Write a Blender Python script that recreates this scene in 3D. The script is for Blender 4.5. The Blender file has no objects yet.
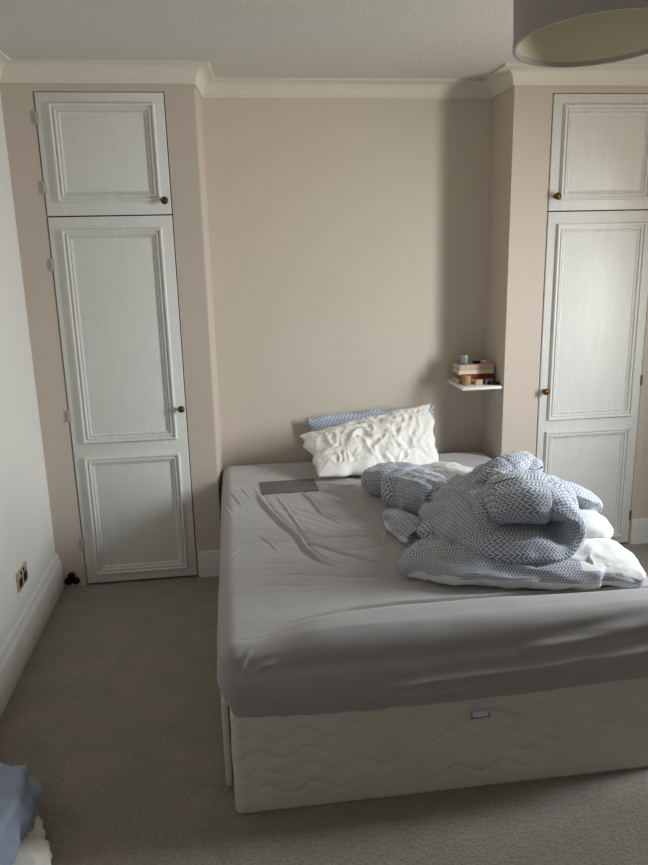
import bpy, bmesh, math, random
from math import pi, sin, cos, radians
from mathutils import Vector, Matrix, noise
from mathutils.bvhtree import BVHTree

random.seed(7)
scn = bpy.context.scene
COL = scn.collection

# ------------------------------------------------------------------ measures (metres)
XL, XA, XB, XR = -0.9926, -0.1118, 1.4768, 2.90   # left wall, alcove left, alcove right, right wall
D1, D2, YF = 3.7751, 4.0967, -1.5                 # cupboard fronts, alcove back wall, wall behind the camera
H = 2.6

# ------------------------------------------------------------------ camera
PITCH, YAW, ROLL = radians(-13.7699), radians(7.1288), radians(-1.387)
fw = Vector((sin(YAW)*cos(PITCH), cos(YAW)*cos(PITCH), sin(PITCH)))
r0 = Vector((cos(YAW), -sin(YAW), 0)); u0 = r0.cross(fw)
rr = r0*cos(ROLL) + u0*sin(ROLL); uu = -r0*sin(ROLL) + u0*cos(ROLL)
cam_d = bpy.data.cameras.new('camera'); cam = bpy.data.objects.new('camera', cam_d); COL.objects.link(cam)
M = Matrix((rr, uu, -fw)).transposed().to_4x4(); M.translation = (0, 0, 1.7162)
cam.matrix_world = M
cam_d.sensor_fit = 'VERTICAL'; cam_d.sensor_height = 24; cam_d.sensor_width = 24
cam_d.lens = 724.0083/865*24; cam_d.clip_start = 0.05
scn.camera = cam

# ------------------------------------------------------------------ world, light, exposure
w = bpy.data.worlds.new('world'); scn.world = w; w.use_nodes = True
w.node_tree.nodes['Background'].inputs[0].default_value = (0.75, 0.85, 1, 1)
w.node_tree.nodes['Background'].inputs[1].default_value = 1.0
WIN = (2.02, 2.40, 0.80, 2.30)       # window opening in the right wall: y0, y1, z0, z1
FILL_WIN = (-0.1, 1.5, 0.9, 2.2)         # unseen opening added behind the camera for fill light: x0, x1, z0, z1
def area(name, loc, size, rot, power, colour, spread=180):
    d = bpy.data.lights.new(name, 'AREA'); d.shape = 'RECTANGLE'; d.size, d.size_y = size
    d.energy = power; d.color = colour; d.spread = radians(spread)
    o = bpy.data.objects.new(name, d); o.location = loc; o.rotation_euler = rot; COL.objects.link(o)
    return o
side = (XR+0.03, (WIN[0]+WIN[1])/2, (WIN[2]+WIN[3])/2)
area('daylight_sky', side, (WIN[3]-WIN[2]-0.1, WIN[1]-WIN[0]-0.08), (0, radians(90-24), radians(-20)), 60, (0.86, 0.94, 1.0), 108)
area('daylight_ground', side, (WIN[3]-WIN[2]-0.1, WIN[1]-WIN[0]-0.08), (0, radians(90+28), radians(-20)), 30, (1.0, 0.91, 0.79), 140)
area('rear_fill', ((FILL_WIN[0]+FILL_WIN[1])/2, YF-0.05, (FILL_WIN[2]+FILL_WIN[3])/2), (FILL_WIN[1]-FILL_WIN[0], FILL_WIN[3]-FILL_WIN[2]), (radians(90+42), 0, 0), 7, (1.0, 0.96, 0.90))  # added fill lamp, aimed upward to lift the ambient light
scn.view_settings.view_transform = 'Standard'; scn.view_settings.look = 'None'
scn.view_settings.gamma = 1; scn.view_settings.use_curve_mapping = False
scn.view_settings.exposure = -0.85

# ------------------------------------------------------------------ materials
def srgb(r, g, b):
    f = lambda c: (c/255/12.92) if c/255 <= 0.04045 else ((c/255+0.055)/1.055)**2.4
    return (f(r), f(g), f(b), 1)
class NT:
    def __init__(s, name):
        s.m = bpy.data.materials.new(name); s.m.use_nodes = True; s.t = s.m.node_tree
        s.b = s.t.nodes['Principled BSDF']
    def n(s, kind, **kw):
        nd = s.t.nodes.new(kind)
        for k, v in kw.items():
            if k.startswith('i_'): nd.inputs[k[2:].replace('_', ' ')].default_value = v
            else: setattr(nd, k, v)
        return nd
    def l(s, a, b): s.t.links.new(a, b)
    def math(s, op, a, b=None, c=None):
        nd = s.t.nodes.new('ShaderNodeMath'); nd.operation = op
        for i, v in enumerate((a, b, c)):
            if v is None: continue
            if hasattr(v, 'links'): s.l(v, nd.inputs[i])
            else: nd.inputs[i].default_value = v
        return nd.outputs[0]
    def mix(s, f, a, b):
        nd = s.t.nodes.new('ShaderNodeMix'); nd.data_type = 'RGBA'
        for i, v in ((0, f), (6, a), (7, b)):
            if hasattr(v, 'links'): s.l(v, nd.inputs[i])
            else: nd.inputs[i].default_value = v
        return nd.outputs[2]
    def bump(s, h, strength, dist=0.01):
        nd = s.n('ShaderNodeBump'); nd.inputs['Strength'].default_value = strength; nd.inputs['Distance'].default_value = dist
        s.l(h, nd.inputs['Height']); s.l(nd.outputs[0], s.b.inputs['Normal'])
def mat(name, c, rough=0.6, metal=0, noise_amt=0, scale=40, bump=0, bscale=200, bdist=0.002, c2=None, spec=0.3, stretch=None, sheen=0):
    m = NT(name); m.b.inputs['Roughness'].default_value = rough; m.b.inputs['Metallic'].default_value = metal
    m.b.inputs['Specular IOR Level'].default_value = spec
    m.b.inputs['Base Color'].default_value = c
    if sheen: m.b.inputs['Sheen Weight'].default_value = sheen
    tc = m.n('ShaderNodeTexCoord'); src = tc.outputs['Object']
    if stretch:
        mp = m.n('ShaderNodeMapping'); mp.inputs['Scale'].default_value = stretch; m.l(src, mp.inputs[0]); src = mp.outputs[0]
    if noise_amt or c2:
        nz = m.n('ShaderNodeTexNoise', i_Scale=scale, i_Detail=5.0); m.l(src, nz.inputs['Vector'])
        rp = m.n('ShaderNodeMapRange'); rp.inputs[1].default_value = 0.3; rp.inputs[2].default_value = 0.7; m.l(nz.outputs[0], rp.inputs[0])
        cc = c2 if c2 else tuple(v*(1-noise_amt) for v in c[:3])+(1,)
        m.l(m.mix(rp.outputs[0], c, cc), m.b.inputs['Base Color'])
    if bump:
        nb = m.n('ShaderNodeTexNoise', i_Scale=bscale, i_Detail=4.0); m.l(src, nb.inputs['Vector']); m.bump(nb.outputs[0], bump, bdist)
    return m.m
M_PINK = mat('pink_plaster_paint', srgb(204, 188, 176), 0.75, c2=srgb(200, 189, 176), scale=2.2, bump=0.25, bscale=60)
M_CREAM = mat('alcove_wall_paint', srgb(214, 199, 187), 0.75, c2=srgb(208, 200, 184), scale=1.8, bump=0.25, bscale=50)
M_WHITEWALL = mat('white_wall_paint', srgb(222, 219, 212), 0.7, c2=srgb(219, 217, 210), scale=2, bump=0.3, bscale=50)
M_CEIL = mat('ceiling_paper', srgb(212, 210, 202), 0.85, bump=0.5, bscale=90, bdist=0.004)
M_GLOSS = mat('white_gloss_paint', srgb(226, 225, 219), 0.4, c2=srgb(220, 219, 213), scale=9, bump=0.12, bscale=14, stretch=(4, 1, 0.8))
M_CORNICE = mat('cornice_paint', srgb(222, 217, 203), 0.6)
M_DARKGAP = mat('dark_cupboard_interior', srgb(60, 50, 42), 0.8)
M_BRASS = mat('aged_brass', srgb(126, 94, 52), 0.35, 0.9, c2=srgb(96, 68, 38), scale=60)
M_DKBRASS = mat('dark_bronze', srgb(86, 66, 46), 0.4, 0.7)
M_STEEL = mat('painted_hinge', srgb(172, 164, 152), 0.45)
M_HINGE = mat('worn_steel_hinge', srgb(120, 112, 100), 0.45, 0.6)
M_BLACK = mat('black_plastic', srgb(22, 22, 24), 0.4)
M_LAPTOP = mat('dark_grey_aluminium', srgb(112, 109, 107), 0.45, 0.2)
M_RUBBER = mat('dark_rubber', srgb(40, 40, 42), 0.7)
M_SHELF = mat('white_shelf_board', srgb(232, 230, 224), 0.4)
M_BRACKET = mat('white_metal_bracket', srgb(205, 205, 202), 0.4)
M_GLASS = NT('jar_glass'); M_GLASS.b.inputs['Base Color'].default_value = srgb(200, 212, 212); M_GLASS.b.inputs['Roughness'].default_value = 0.15
M_GLASS.b.inputs['Transmission Weight'].default_value = 0.75; M_GLASS = M_GLASS.m
M_WAX = mat('pale_wax', srgb(190, 195, 192), 0.6)
M_PAPER = mat('book_pages', srgb(214, 205, 186), 0.8, noise_amt=0.25, scale=400, stretch=(0.1, 0.1, 3))
M_BOOKPINK = mat('dusty_pink_cover', srgb(196, 170, 156), 0.6)
M_BOOKCREAM = mat('cream_cover', srgb(222, 208, 182), 0.6)
M_BOOKRED = mat('dark_red_cover', srgb(122, 34, 30), 0.5)
M_BOOKTAN = mat('tan_cover', srgb(186, 152, 112), 0.6)
M_CUP = mat('light_wood', srgb(178, 138, 98), 0.6, noise_amt=0.2, scale=60)
M_TANBOX = mat('tan_card', srgb(190, 160, 122), 0.7)
M_DARKBLUE = mat('dark_blue_grey', srgb(60, 66, 78), 0.4)
M_SHADE_OUT = mat('grey_shade_fabric', srgb(184, 176, 168), 0.85, bump=0.3, bscale=500)
M_SHADE_IN = mat('shade_lining', srgb(222, 217, 192), 0.6)
M_BULB = mat('frosted_bulb', srgb(235, 232, 222), 0.4)
M_SOCKETPLATE = mat('brushed_nickel_plate', srgb(196, 180, 148), 0.4, 0.35)
M_TAG = mat('white_care_tag', srgb(205, 212, 222), 0.7)
M_TAGBLUE = mat('blue_print', srgb(90, 118, 150), 0.7)
M_WFRAME = mat('white_window_frame', srgb(225, 225, 222), 0.4)
M_DIVAN = mat('cream_damask', srgb(212, 205, 193), 0.75, c2=srgb(205, 198, 186), scale=12, bump=0.25, bscale=500, sheen=0.2)
M_SHEET = mat('grey_jersey_sheet', srgb(170, 166, 166), 0.85, c2=srgb(165, 161, 161), scale=7, bump=0.2, bscale=700, sheen=0.3)
M_PILLOWW = mat('white_cotton', srgb(232, 229, 222), 0.85, bump=0.15, bscale=500, sheen=0.2)
M_REVERSE = mat('duvet_white_reverse', srgb(214, 216, 213), 0.85, bump=0.15, bscale=500, sheen=0.2)
M_SHIRT = mat('blue_cotton_shirt', srgb(158, 168, 186), 0.85, c2=srgb(148, 159, 178), scale=9, bump=0.2, bscale=600)
M_SHIRTW = mat('white_cotton_shirt', srgb(226, 222, 214), 0.85)
M_BROWN = mat('brown_suede', srgb(140, 92, 48), 0.8, noise_amt=0.3, scale=50)

def carpet():
    m = NT('grey_brown_carpet'); tc = m.n('ShaderNodeTexCoord')
    a = m.n('ShaderNodeTexNoise', i_Scale=6.0, i_Detail=8.0, i_Roughness=0.72); m.l(tc.outputs['Object'], a.inputs['Vector'])
    b = m.n('ShaderNodeTexNoise', i_Scale=230.0, i_Detail=3.0); m.l(tc.outputs['Object'], b.inputs['Vector'])
    r1 = m.n('ShaderNodeMapRange'); r1.inputs[1].default_value = 0.35; r1.inputs[2].default_value = 0.68; m.l(a.outputs[0], r1.inputs[0])
    r2 = m.n('ShaderNodeMapRange'); r2.inputs[1].default_value = 0.3; r2.inputs[2].default_value = 0.7; m.l(b.outputs[0], r2.inputs[0])
    c1 = m.mix(r1.outputs[0], srgb(164, 156, 142), srgb(196, 182, 170))
    c2 = m.mix(r2.outputs[0], srgb(122, 115, 100), c1)
    d = m.n('ShaderNodeTexNoise', i_Scale=70.0, i_Detail=4.0, i_Roughness=0.7); m.l(tc.outputs['Object'], d.inputs['Vector'])
    r3 = m.n('ShaderNodeMapRange'); r3.inputs[1].default_value = 0.32; r3.inputs[2].default_value = 0.68; m.l(d.outputs[0], r3.inputs[0])
    c3 = m.mix(r3.outputs[0], srgb(128, 121, 109), c1)
    m.l(m.mix(0.5, c3, c2), m.b.inputs['Base Color'])
    m.b.inputs['Roughness'].default_value = 0.95; m.b.inputs['Specular IOR Level'].default_value = 0.1
    m.b.inputs['Sheen Weight'].default_value = 0.3
    h = m.math('ADD', b.outputs[0], m.math('MULTIPLY', d.outputs[0], 2.0)); m.bump(h, 0.9, 0.008)
    return m.m
M_CARPET = carpet()

def herringbone(name, base, ink, row, per, strength):
    """rows of short slanting strokes woven on a blue cloth; UV in metres"""
    m = NT(name); uv = m.n('ShaderNodeUVMap'); uv.uv_map = 'UVMap'
    sp = m.n('ShaderNodeSeparateXYZ'); m.l(uv.outputs[0], sp.inputs[0])
    nz = m.n('ShaderNodeTexNoise', i_Scale=60.0); m.l(uv.outputs[0], nz.inputs['Vector'])
    wob = m.math('MULTIPLY', m.math('SUBTRACT', nz.outputs[0], 0.5), 0.25)
    v = m.math('DIVIDE', sp.outputs[1], row); u = m.math('DIVIDE', sp.outputs[0], per)
    fr = m.math('FRACT', v)
    tri = m.math('ABSOLUTE', m.math('SUBTRACT', fr, 0.5))            # 0 centre .. 0.5 edge: zig-zag
    s = m.math('FRACT', m.math('ADD', m.math('ADD', u, m.math('MULTIPLY', tri, 2.2)), wob))
    on = m.math('LESS_THAN', s, 0.34)
    gap = m.math('LESS_THAN', m.math('ABSOLUTE', m.math('SUBTRACT', tri, 0.25)), 0.205)
    f = m.math('MULTIPLY', m.math('MULTIPLY', on, gap), strength)
    m.l(m.mix(f, base, ink), m.b.inputs['Base Color'])
    m.b.inputs['Roughness'].default_value = 0.85; m.b.inputs['Specular IOR Level'].default_value = 0.2
    m.b.inputs['Sheen Weight'].default_value = 0.2
    return m.m
M_HERR = herringbone('blue_herringbone_cotton', srgb(130, 139, 157), srgb(238, 238, 236), 0.031, 0.0125, 0.95)
M_HERRP = herringbone('blue_herringbone_pillowcase', srgb(152, 168, 196), srgb(244, 245, 246), 0.022, 0.024, 1.0)

# ------------------------------------------------------------------ mesh helpers
def obj(name, verts, faces, m, parent=None, smooth=False, mats=None, fm=None):
    me = bpy.data.meshes.new(name); me.from_pydata([tuple(v) for v in verts], [], faces); me.update()
    for x in (mats or [m]): me.materials.append(x)
    if fm: me.polygons.foreach_set('material_index', fm)
    if smooth: me.polygons.foreach_set('use_smooth', [True]*len(me.polygons))
    o = bpy.data.objects.new(name, me); COL.objects.link(o)
    if parent: o.parent = parent
    return o
def thing(name, label, cat, loc, group=None, rotz=0):
    o = bpy.data.objects.new(name, None); COL.objects.link(o); o.location = loc; o.rotation_euler = (0, 0, rotz)
    o.empty_display_size = 0.05
    o['label'] = label; o['category'] = cat
    if group: o['group'] = group
    return o
def tag(o, label, cat, group=None):
    o['label'] = label; o['category'] = cat
    if group: o['group'] = group
    return o
class MB:
    def __init__(s): s.v = []; s.f = []; s.fm = []; s.cur = 0
    def add(s, vs, fs):
        k = len(s.v); s.v += [Vector(v) for v in vs]; s.f += [tuple(i+k for i in f) for f in fs]; s.fm += [s.cur]*len(fs)
    def box(s, x0, x1, y0, y1, z0, z1):
        s.add([(x, y, z) for x in (x0, x1) for y in (y0, y1) for z in (z0, z1)],
              [(0, 1, 3, 2), (4, 6, 7, 5), (0, 4, 5, 1), (2, 3, 7, 6), (0, 2, 6, 4), (1, 5, 7, 3)])
    def bbox(s, x0, x1, y0, y1, z0, z1, r=0.002, seg=2):
        bm = bmesh.new(); bmesh.ops.create_cube(bm, size=1)
        for v in bm.verts: v.co = ((x0+x1)/2+v.co.x*(x1-x0), (y0+y1)/2+v.co.y*(y1-y0), (z0+z1)/2+v.co.z*(z1-z0))
        bmesh.ops.bevel(bm, geom=bm.edges[:], offset=r, segments=seg, profile=0.5, affect='EDGES')
        s.bm(bm)
    def bm(s, bm, mtx=None):
        bm.verts.index_update()
        s.add([(mtx @ v.co) if mtx else v.co.copy() for v in bm.verts], [[v.index for v in f.verts] for f in bm.faces]); bm.free()
    def lathe(s, prof, origin, axis='Z', seg=24, close=False):
        o = Vector(origin); rings = []
        for r, h in prof:
            ring = []
            for i in range(seg):
                a = 2*pi*i/seg; c, d = r*cos(a), r*sin(a)
                p = {'Z': (c, d, h), 'Y': (c, h, d), 'X': (h, c, d)}[axis]
                ring.append(o+Vector(p))
            rings.append(ring)
        vs = [p for r in rings for p in r]; fs = []
        for j in range(len(rings)-1):
            for i in range(seg):
                i2 = (i+1) % seg; fs.append((j*seg+i, j*seg+i2, (j+1)*seg+i2, (j+1)*seg+i))
        if prof[0][0] > 1e-5: fs.append(tuple(range(seg))[::-1]) if not close else None
        if prof[-1][0] > 1e-5: fs.append(tuple((len(rings)-1)*seg+i for i in range(seg))) if not close else None
        if close:
            j = len(rings)-1
            for i in range(seg):
                i2 = (i+1) % seg; fs.append((j*seg+i, j*seg+i2, i2, i))
        s.add(vs, [f for f in fs if f])
    def tube(s, pts, r, seg=8):
        pts = [Vector(p) for p in pts]; rings = []
        for i, p in enumerate(pts):
            t = (pts[min(i+1, len(pts)-1)]-pts[max(i-1, 0)]).normalized()
            a = t.cross(Vector((0, 0, 1))); a = a.normalized() if a.length > 0.05 else Vector((1, 0, 0)); b = t.cross(a)
            rings.append([p+a*r*cos(2*pi*k/seg)+b*r*sin(2*pi*k/seg) for k in range(seg)])
        vs = [p for q in rings for p in q]
        fs = [(j*seg+k, j*seg+(k+1) % seg, (j+1)*seg+(k+1) % seg, (j+1)*seg+k) for j in range(len(rings)-1) for k in range(seg)]
        fs += [tuple(range(seg))[::-1], tuple((len(rings)-1)*seg+k for k in range(seg))]
        s.add(vs, fs)
    def build(s, name, m, parent=None, smooth=False, mats=None):
        o = obj(name, s.v, s.f, m, parent, smooth, mats, s.fm if mats else None)
        bm = bmesh.new(); bm.from_mesh(o.data); bmesh.ops.recalc_face_normals(bm, faces=bm.faces[:]); bm.to_mesh(o.data); bm.free()
        return o
def autosmooth(o, ang=40):
    me = o.data; me.polygons.foreach_set('use_smooth', [True]*len(me.polygons))
    bm = bmesh.new(); bm.from_mesh(me)
    for e in bm.edges: e.smooth = len(e.link_faces) == 2 and e.calc_face_angle(0) < radians(ang)
    bm.to_mesh(me); bm.free(); return o
def struct(o): o['kind'] = 'structure'; return o

# ================================================================== ROOM SHELL
b = MB(); b.box(XL-0.15, XR+0.15, YF-0.15, D2+0.15, -0.1, 0); struct(b.build('floor', M_CARPET))
b = MB(); b.box(XL-0.15, XR+0.15, YF-0.15, D2+0.15, H, H+0.1); struct(b.build('ceiling', M_CEIL))
b = MB(); b.box(XL-0.12, XL, YF, D2, 0, H); struct(b.build('wall_left', M_WHITEWALL))
b = MB(); b.box(XL-0.12, XR+0.12, D2, D2+0.12, 0, H); struct(b.build('wall_back', M_CREAM))
y0, y1, z0, z1 = WIN
b = MB(); b.box(XR, XR+0.12, YF, y0, 0, H); b.box(XR, XR+0.12, y1, D2, 0, H); b.box(XR, XR+0.12, y0, y1, 0, z0); b.box(XR, XR+0.12, y0, y1, z1, H)
struct(b.build('wall_right', M_WHITEWALL))
x0, x1, q0, q1 = FILL_WIN
b = MB(); b.box(XL-0.12, x0, YF-0.12, YF, 0, H); b.box(x1, XR+0.12, YF-0.12, YF, 0, H); b.box(x0, x1, YF-0.12, YF, 0, q0); b.box(x0, x1, YF-0.12, YF, q1, H)
struct(b.build('wall_front', M_WHITEWALL))
# window frames
def window(name, along_x, a0, a1, z0, z1, plane):
    b = MB(); t = 0.035
    def bx(p0, p1, q0, q1):
        if along_x: b.box(p0, p1, plane-0.06, plane-0.01, q0, q1)
        else: b.box(plane+0.01, plane+0.06, p0, p1, q0, q1)
    bx(a0, a0+t, z0, z1); bx(a1-t, a1, z0, z1); bx(a0+t, a1-t, z0, z0+t); bx(a0+t, a1-t, z1-t, z1)
    struct(b.build(name, M_WFRAME))
window('window_1', False, WIN[0], WIN[1], WIN[2], WIN[3], XR)
window('fill_window', True, FILL_WIN[0], FILL_WIN[1], FILL_WIN[2], FILL_WIN[3], YF)  # unseen window frame, added to go with the rear fill lamp

# cupboard piers either side of the alcove, each with a tall opening for its doors
LW = dict(x0=-0.844, x1=-0.254, zb=0.012, zm=1.926, zt=2.480)
RW = dict(x0=1.683, x1=2.281, zb=0.012, zm=1.910, zt=2.480)
XS = 0.026      # the left return runs slightly out of square
def pier(name, xa, xb, W, ret):
    b = MB(); g = 0.004; T = 0.05
    b.box(xa, W['x0']-g, D1, D1+T, 0, H); b.box(W['x1']+g, xb, D1, D1+T, 0, H)
    b.box(W['x0']-g, W['x1']+g, D1, D1+T, W['zt']+g, H)
    if ret == 'r':
        x_ = [(xb-T, D1+T), (xb+0.0035, D1+T), (xb+XS, D2), (xb-T, D2)]
        b.add([(x, y, z) for z in (0, H) for x, y in x_], [(3, 2, 1, 0), (4, 5, 6, 7)]+[(i, (i+1) % 4, (i+1) % 4+4, i+4) for i in range(4)])
    else: b.box(xa, xa+T, D1+T, D2, 0, H)
    return struct(b.build(name, M_PINK))
pier('wall_alcove_left', XL, XA, LW, 'r'); pier('wall_alcove_right', XB, XR, RW, 'l')

# cornice: a cove profile mitred along the walls
def sweep_plan(name, plan, prof, m):
    """plan: polyline (x, y) with the room on its right; prof: (out, z)"""
    P = [Vector(p) for p in plan]; n = len(P); vs = []; k = len(prof)
    for i in range(n):
        d1 = (P[i]-P[i-1]).normalized() if i else (P[1]-P[0]).normalized()
        d2 = (P[i+1]-P[i]).normalized() if i < n-1 else d1
        n1 = Vector((d1.y, -d1.x)); n2 = Vector((d2.y, -d2.x)); mi = (n1+n2); mi = mi/(mi.dot(n1))
        for o_, z_ in prof: q = P[i]+mi*o_; vs.append((q.x, q.y, z_))
    fs = [(i*k+j, i*k+(j+1) % k, (i+1)*k+(j+1) % k, (i+1)*k+j) for i in range(n-1) for j in range(k)]
    fs += [tuple(range(k)), tuple((n-1)*k+j for j in range(k))[::-1]]
    b = MB(); b.add(vs, fs); return autosmooth(b.build(name, m), 25)
prof = [(0, H-0.082), (0.010, H-0.082), (0.011, H-0.072)]
for i in range(9):
    a = i/8*pi/2; prof.append((0.014+0.058*(1-cos(a)), H-0.070+0.058*sin(a)))
prof += [(0.082, H-0.010), (0.082, H), (0, H)]
plan = [(XL, YF), (XL, D1), (XA, D1), (XA+XS, D2), (XB, D2), (XB, D1), (XR, D1), (XR, YF), (XL, YF+0.0)]
struct(sweep_plan('trim_1', plan[:8], prof, M_CORNICE))
def skirt(name, p, q, h, t=0.02):
    pr = [(0, 0), (t, 0), (t, h*0.74), (t*0.9, h*0.78), (t*0.62, h*0.84), (t*0.5, h*0.9), (t*0.55, h*0.95), (t*0.4, h*0.99), (0, h)]
    return struct(sweep_plan(name, [p, q], pr, M_GLOSS))
def skirt_flat(name, p, q, h, t=0.012):
    return struct(sweep_plan(name, [p, q], [(0, 0), (t, 0), (t, h-0.004), (t-0.004, h), (0, h)], M_GLOSS))
skirt('baseboard_left', (XL, YF), (XL, D1), 0.195, 0.024)
skirt_flat('baseboard_pier_left', (LW['x1']+0.012, D1), (XA, D1), 0.15)
skirt_flat('baseboard_pier_right', (XB, D1), (RW['x0']-0.012, D1), 0.15)
skirt_flat('baseboard_corner_right', (RW['x1']+0.012, D1), (XR, D1), 0.155)
skirt_flat('baseboard_back', (XA+XS, D2), (XB, D2), 0.15)
skirt('baseboard_right', (XR, D1-0.013), (XR, YF), 0.195)
skirt('baseboard_front', (XR-0.025, YF), (XL+0.025, YF), 0.195)

# ================================================================== BUILT-IN WARDROBES
def moulding(b, x0, x1, z0, z1, y):
    prof = [(0, 0), (0.001, 0.010), (0.006, 0.017), (0.012, 0.016), (0.015, 0.006), (0.022, 0.006), (0.025, 0.013), (0.030, 0.012), (0.033, 0.003), (0.046, 0.003), (0.048, 0.0)]
    k = len(prof); vs = []
    for (cx, cz, sx, sz) in ((x0, z0, 1, 1), (x1, z0, -1, 1), (x1, z1, -1, -1), (x0, z1, 1, -1)):
        for d, h in prof: vs.append((cx+sx*d, y-h, cz+sz*d))
    fs = [(i*k+j, i*k+j+1, ((i+1) % 4)*k+j+1, ((i+1) % 4)*k+j) for i in range(4) for j in range(k-1)]
    b.add(vs, fs)
    r = 0.0048; d = 0.0395
    def bead(cx, cz):
        vs = [(cx+r*cos(a), y-0.003, cz+r*sin(a)) for a in [i*pi/3 for i in range(6)]]
        vs += [(cx+r*.7*cos(a), y-0.0080, cz+r*.7*sin(a)) for a in [i*pi/3 for i in range(6)]] + [(cx, y-0.0092, cz)]
        fs = [(i, (i+1) % 6, (i+1) % 6+6, i+6) for i in range(6)] + [(i+6, (i+1) % 6+6, 12) for i in range(6)]
        b.add(vs, fs)
    n = int((x1-x0-2*d)/0.0135); m_ = int((z1-z0-2*d)/0.0135)
    for i in range(n+1):
        x = x0+d+(x1-x0-2*d)*i/n; bead(x, z0+d); bead(x, z1-d)
    for i in range(1, m_):
        z = z0+d+(z1-z0-2*d)*i/m_; bead(x0+d, z); bead(x1-d, z)
def wardrobe(W, label, panels_up, panels_low, knobs, knob_m, hinge_side, hinge_z, hinge_m):
    cx = (W['x0']+W['x1'])/2
    t = thing('built_in_wardrobe', label, 'wardrobe', (cx, D1, 0)); L = lambda v: v-cx
    b = MB(); X0, X1 = L(W['x0'])-0.003, L(W['x1'])+0.003; ZT = W['zt']+0.003
    b.box(X0, X1, 0.30, 0.31, 0, ZT); b.box(X0, X0+0.012, 0.052, 0.30, 0, ZT); b.box(X1-0.012, X1, 0.052, 0.30, 0, ZT)
    b.box(X0, X1, 0.052, 0.30, ZT-0.012, ZT); b.box(X0+0.012, X1-0.012, 0.052, 0.30, 0.0, 0.012)
    b.box(X0+0.012, X1-0.012, 0.03, 0.30, W['zm']-0.01, W['zm']+0.01)
    b.build('carcass', M_DARKGAP, t)
    for nm, za, zb_, panels in (('upper', W['zm']+0.003, W['zt'], panels_up), ('lower', W['zb'], W['zm']-0.003, panels_low)):
        b = MB(); b.bbox(L(W['x0'])+0.001, L(W['x1'])-0.001, -0.005, 0.020, za, zb_, 0.0025)
        d = autosmooth(b.build('door', M_GLOSS, t), 50)
        for (a0, a1, c0, c1) in panels:
            b = MB(); moulding(b, L(a0), L(a1), c0, c1, -0.005); b.build('panel_moulding', M_GLOSS, d)
        for kx, kz in knobs:
            if not (za < kz < zb_): continue
            b = MB(); b.lathe([(0, -0.005), (0.012, -0.005), (0.012, -0.008), (0.0065, -0.011), (0.0065, -0.019), (0.011, -0.023), (0.0165, -0.029), (0.0185, -0.036), (0.0165, -0.043), (0.010, -0.048), (0.004, -0.050), (0, -0.050)], (L(kx), 0, kz), 'Y', 20)
            k = b.build('knob', knob_m, d, True); k['label'] = 'round brass door knob'
        for hz in hinge_z:
            if not (za < hz < zb_): continue
            hx = X0 if hinge_side == 'l' else X1; s = 1 if hinge_side == 'l' else -1
            b = MB(); b.lathe([(0.003, -0.030), (0.004, -0.027), (0.004, 0.027), (0.003, 0.030)], (hx, -0.006, hz), 'Z', 10)
            a, c = sorted((hx, hx+s*0.010)); b.box(a, c, -0.0075, -0.0045, hz-0.028, hz+0.028)
            b.build('hinge', hinge_m, d)
    return t
wardrobe(LW, 'white built-in wardrobe at the left, beside the white wall with the socket',
         [(-0.785, -0.299, 1.990, 2.434)], [(-0.786, -0.306, 0.794, 1.866), (-0.792, -0.300, 0.060, 0.720)],
         [(-0.283, 1.991), (-0.275, 0.957)], M_DKBRASS, 'l', (2.369, 2.058, 1.70, 0.944, 0.246), M_STEEL)
wardrobe(RW, 'white built-in wardrobe at the right, behind the duvet',
         [(1.738, 2.234, 1.964, 2.430)], [(1.733, 2.235, 0.785, 1.847), (1.726, 2.232, 0.053, 0.722)],
         [(1.716, 1.984), (1.706, 0.954)], M_BRASS, 'r', (2.38, 2.02, 1.70, 0.990, 0.181), M_HINGE)

# ================================================================== BED BASE
def rbox_grid(x0, x1, y0, y1, z0, z1, r, res, zscale=1.0):
    """rounded box made of fine quads; returns verts, faces, outward directions"""
    nx, ny, nz = [max(2, int(round(v/res))) for v in (x1-x0, y1-y0, (z1-z0)*zscale)]
    idx = {}; V = []; N = []; F = []
    C0 = Vector((x0+r, y0+r, z0+min(r, 0.02))); C1 = Vector((x1-r, y1-r, z1-r))
    def vid(i, j, k):
        key = (i, j, k)
        if key in idx: return idx[key]
        p = Vector((x0+(x1-x0)*i/nx, y0+(y1-y0)*j/ny, z0+(z1-z0)*k/nz))
        q = Vector([min(max(p[a], C0[a]), C1[a]) for a in range(3)]); q.z = min(p.z, C1.z) if p.z >= C0.z else p.z
        d = p-q
        if d.length < 1e-6: d = Vector((0, 0, -1)) if k == 0 else Vector((0, 0, 1))
        n = d.normalized()
        if k == 0 and abs(n.z) > 0.9: pos = p
        else: pos = q+n*min(r, max(abs(d.x), abs(d.y), abs(d.z))) if d.length > 1e-6 else p
        idx[key] = len(V); V.append(pos); N.append(n); return idx[key]
    def quad(a, b_, c, d): F.append((vid(*a), vid(*b_), vid(*c), vid(*d)))
    for i in range(nx):
        for j in range(ny):
            quad((i, j, nz), (i+1, j, nz), (i+1, j+1, nz), (i, j+1, nz)); quad((i, j, 0), (i, j+1, 0), (i+1, j+1, 0), (i+1, j, 0))
        for k in range(nz):
            quad((i, 0, k), (i+1, 0, k), (i+1, 0, k+1), (i, 0, k+1)); quad((i, ny, k), (i, ny, k+1), (i+1, ny, k+1), (i+1, ny, k))
    for j in range(ny):
        for k in range(nz):
            quad((0, j, k), (0, j, k+1), (0, j+1, k+1), (0, j+1, k)); quad((nx, j, k), (nx, j+1, k), (nx, j+1, k+1), (nx, j, k+1))
    return V, F, N
BX0, BX1, BY0, BY1 = -0.066, 1.440, 1.962, 4.045
t = thing('divan_bed_base', 'low cream quilted divan bed base under the grey sheeted mattress', 'bed', ((BX0+BX1)/2, (BY0+BY1)/2, 0))
ox, oy = t.location.x, t.location.y
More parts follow.
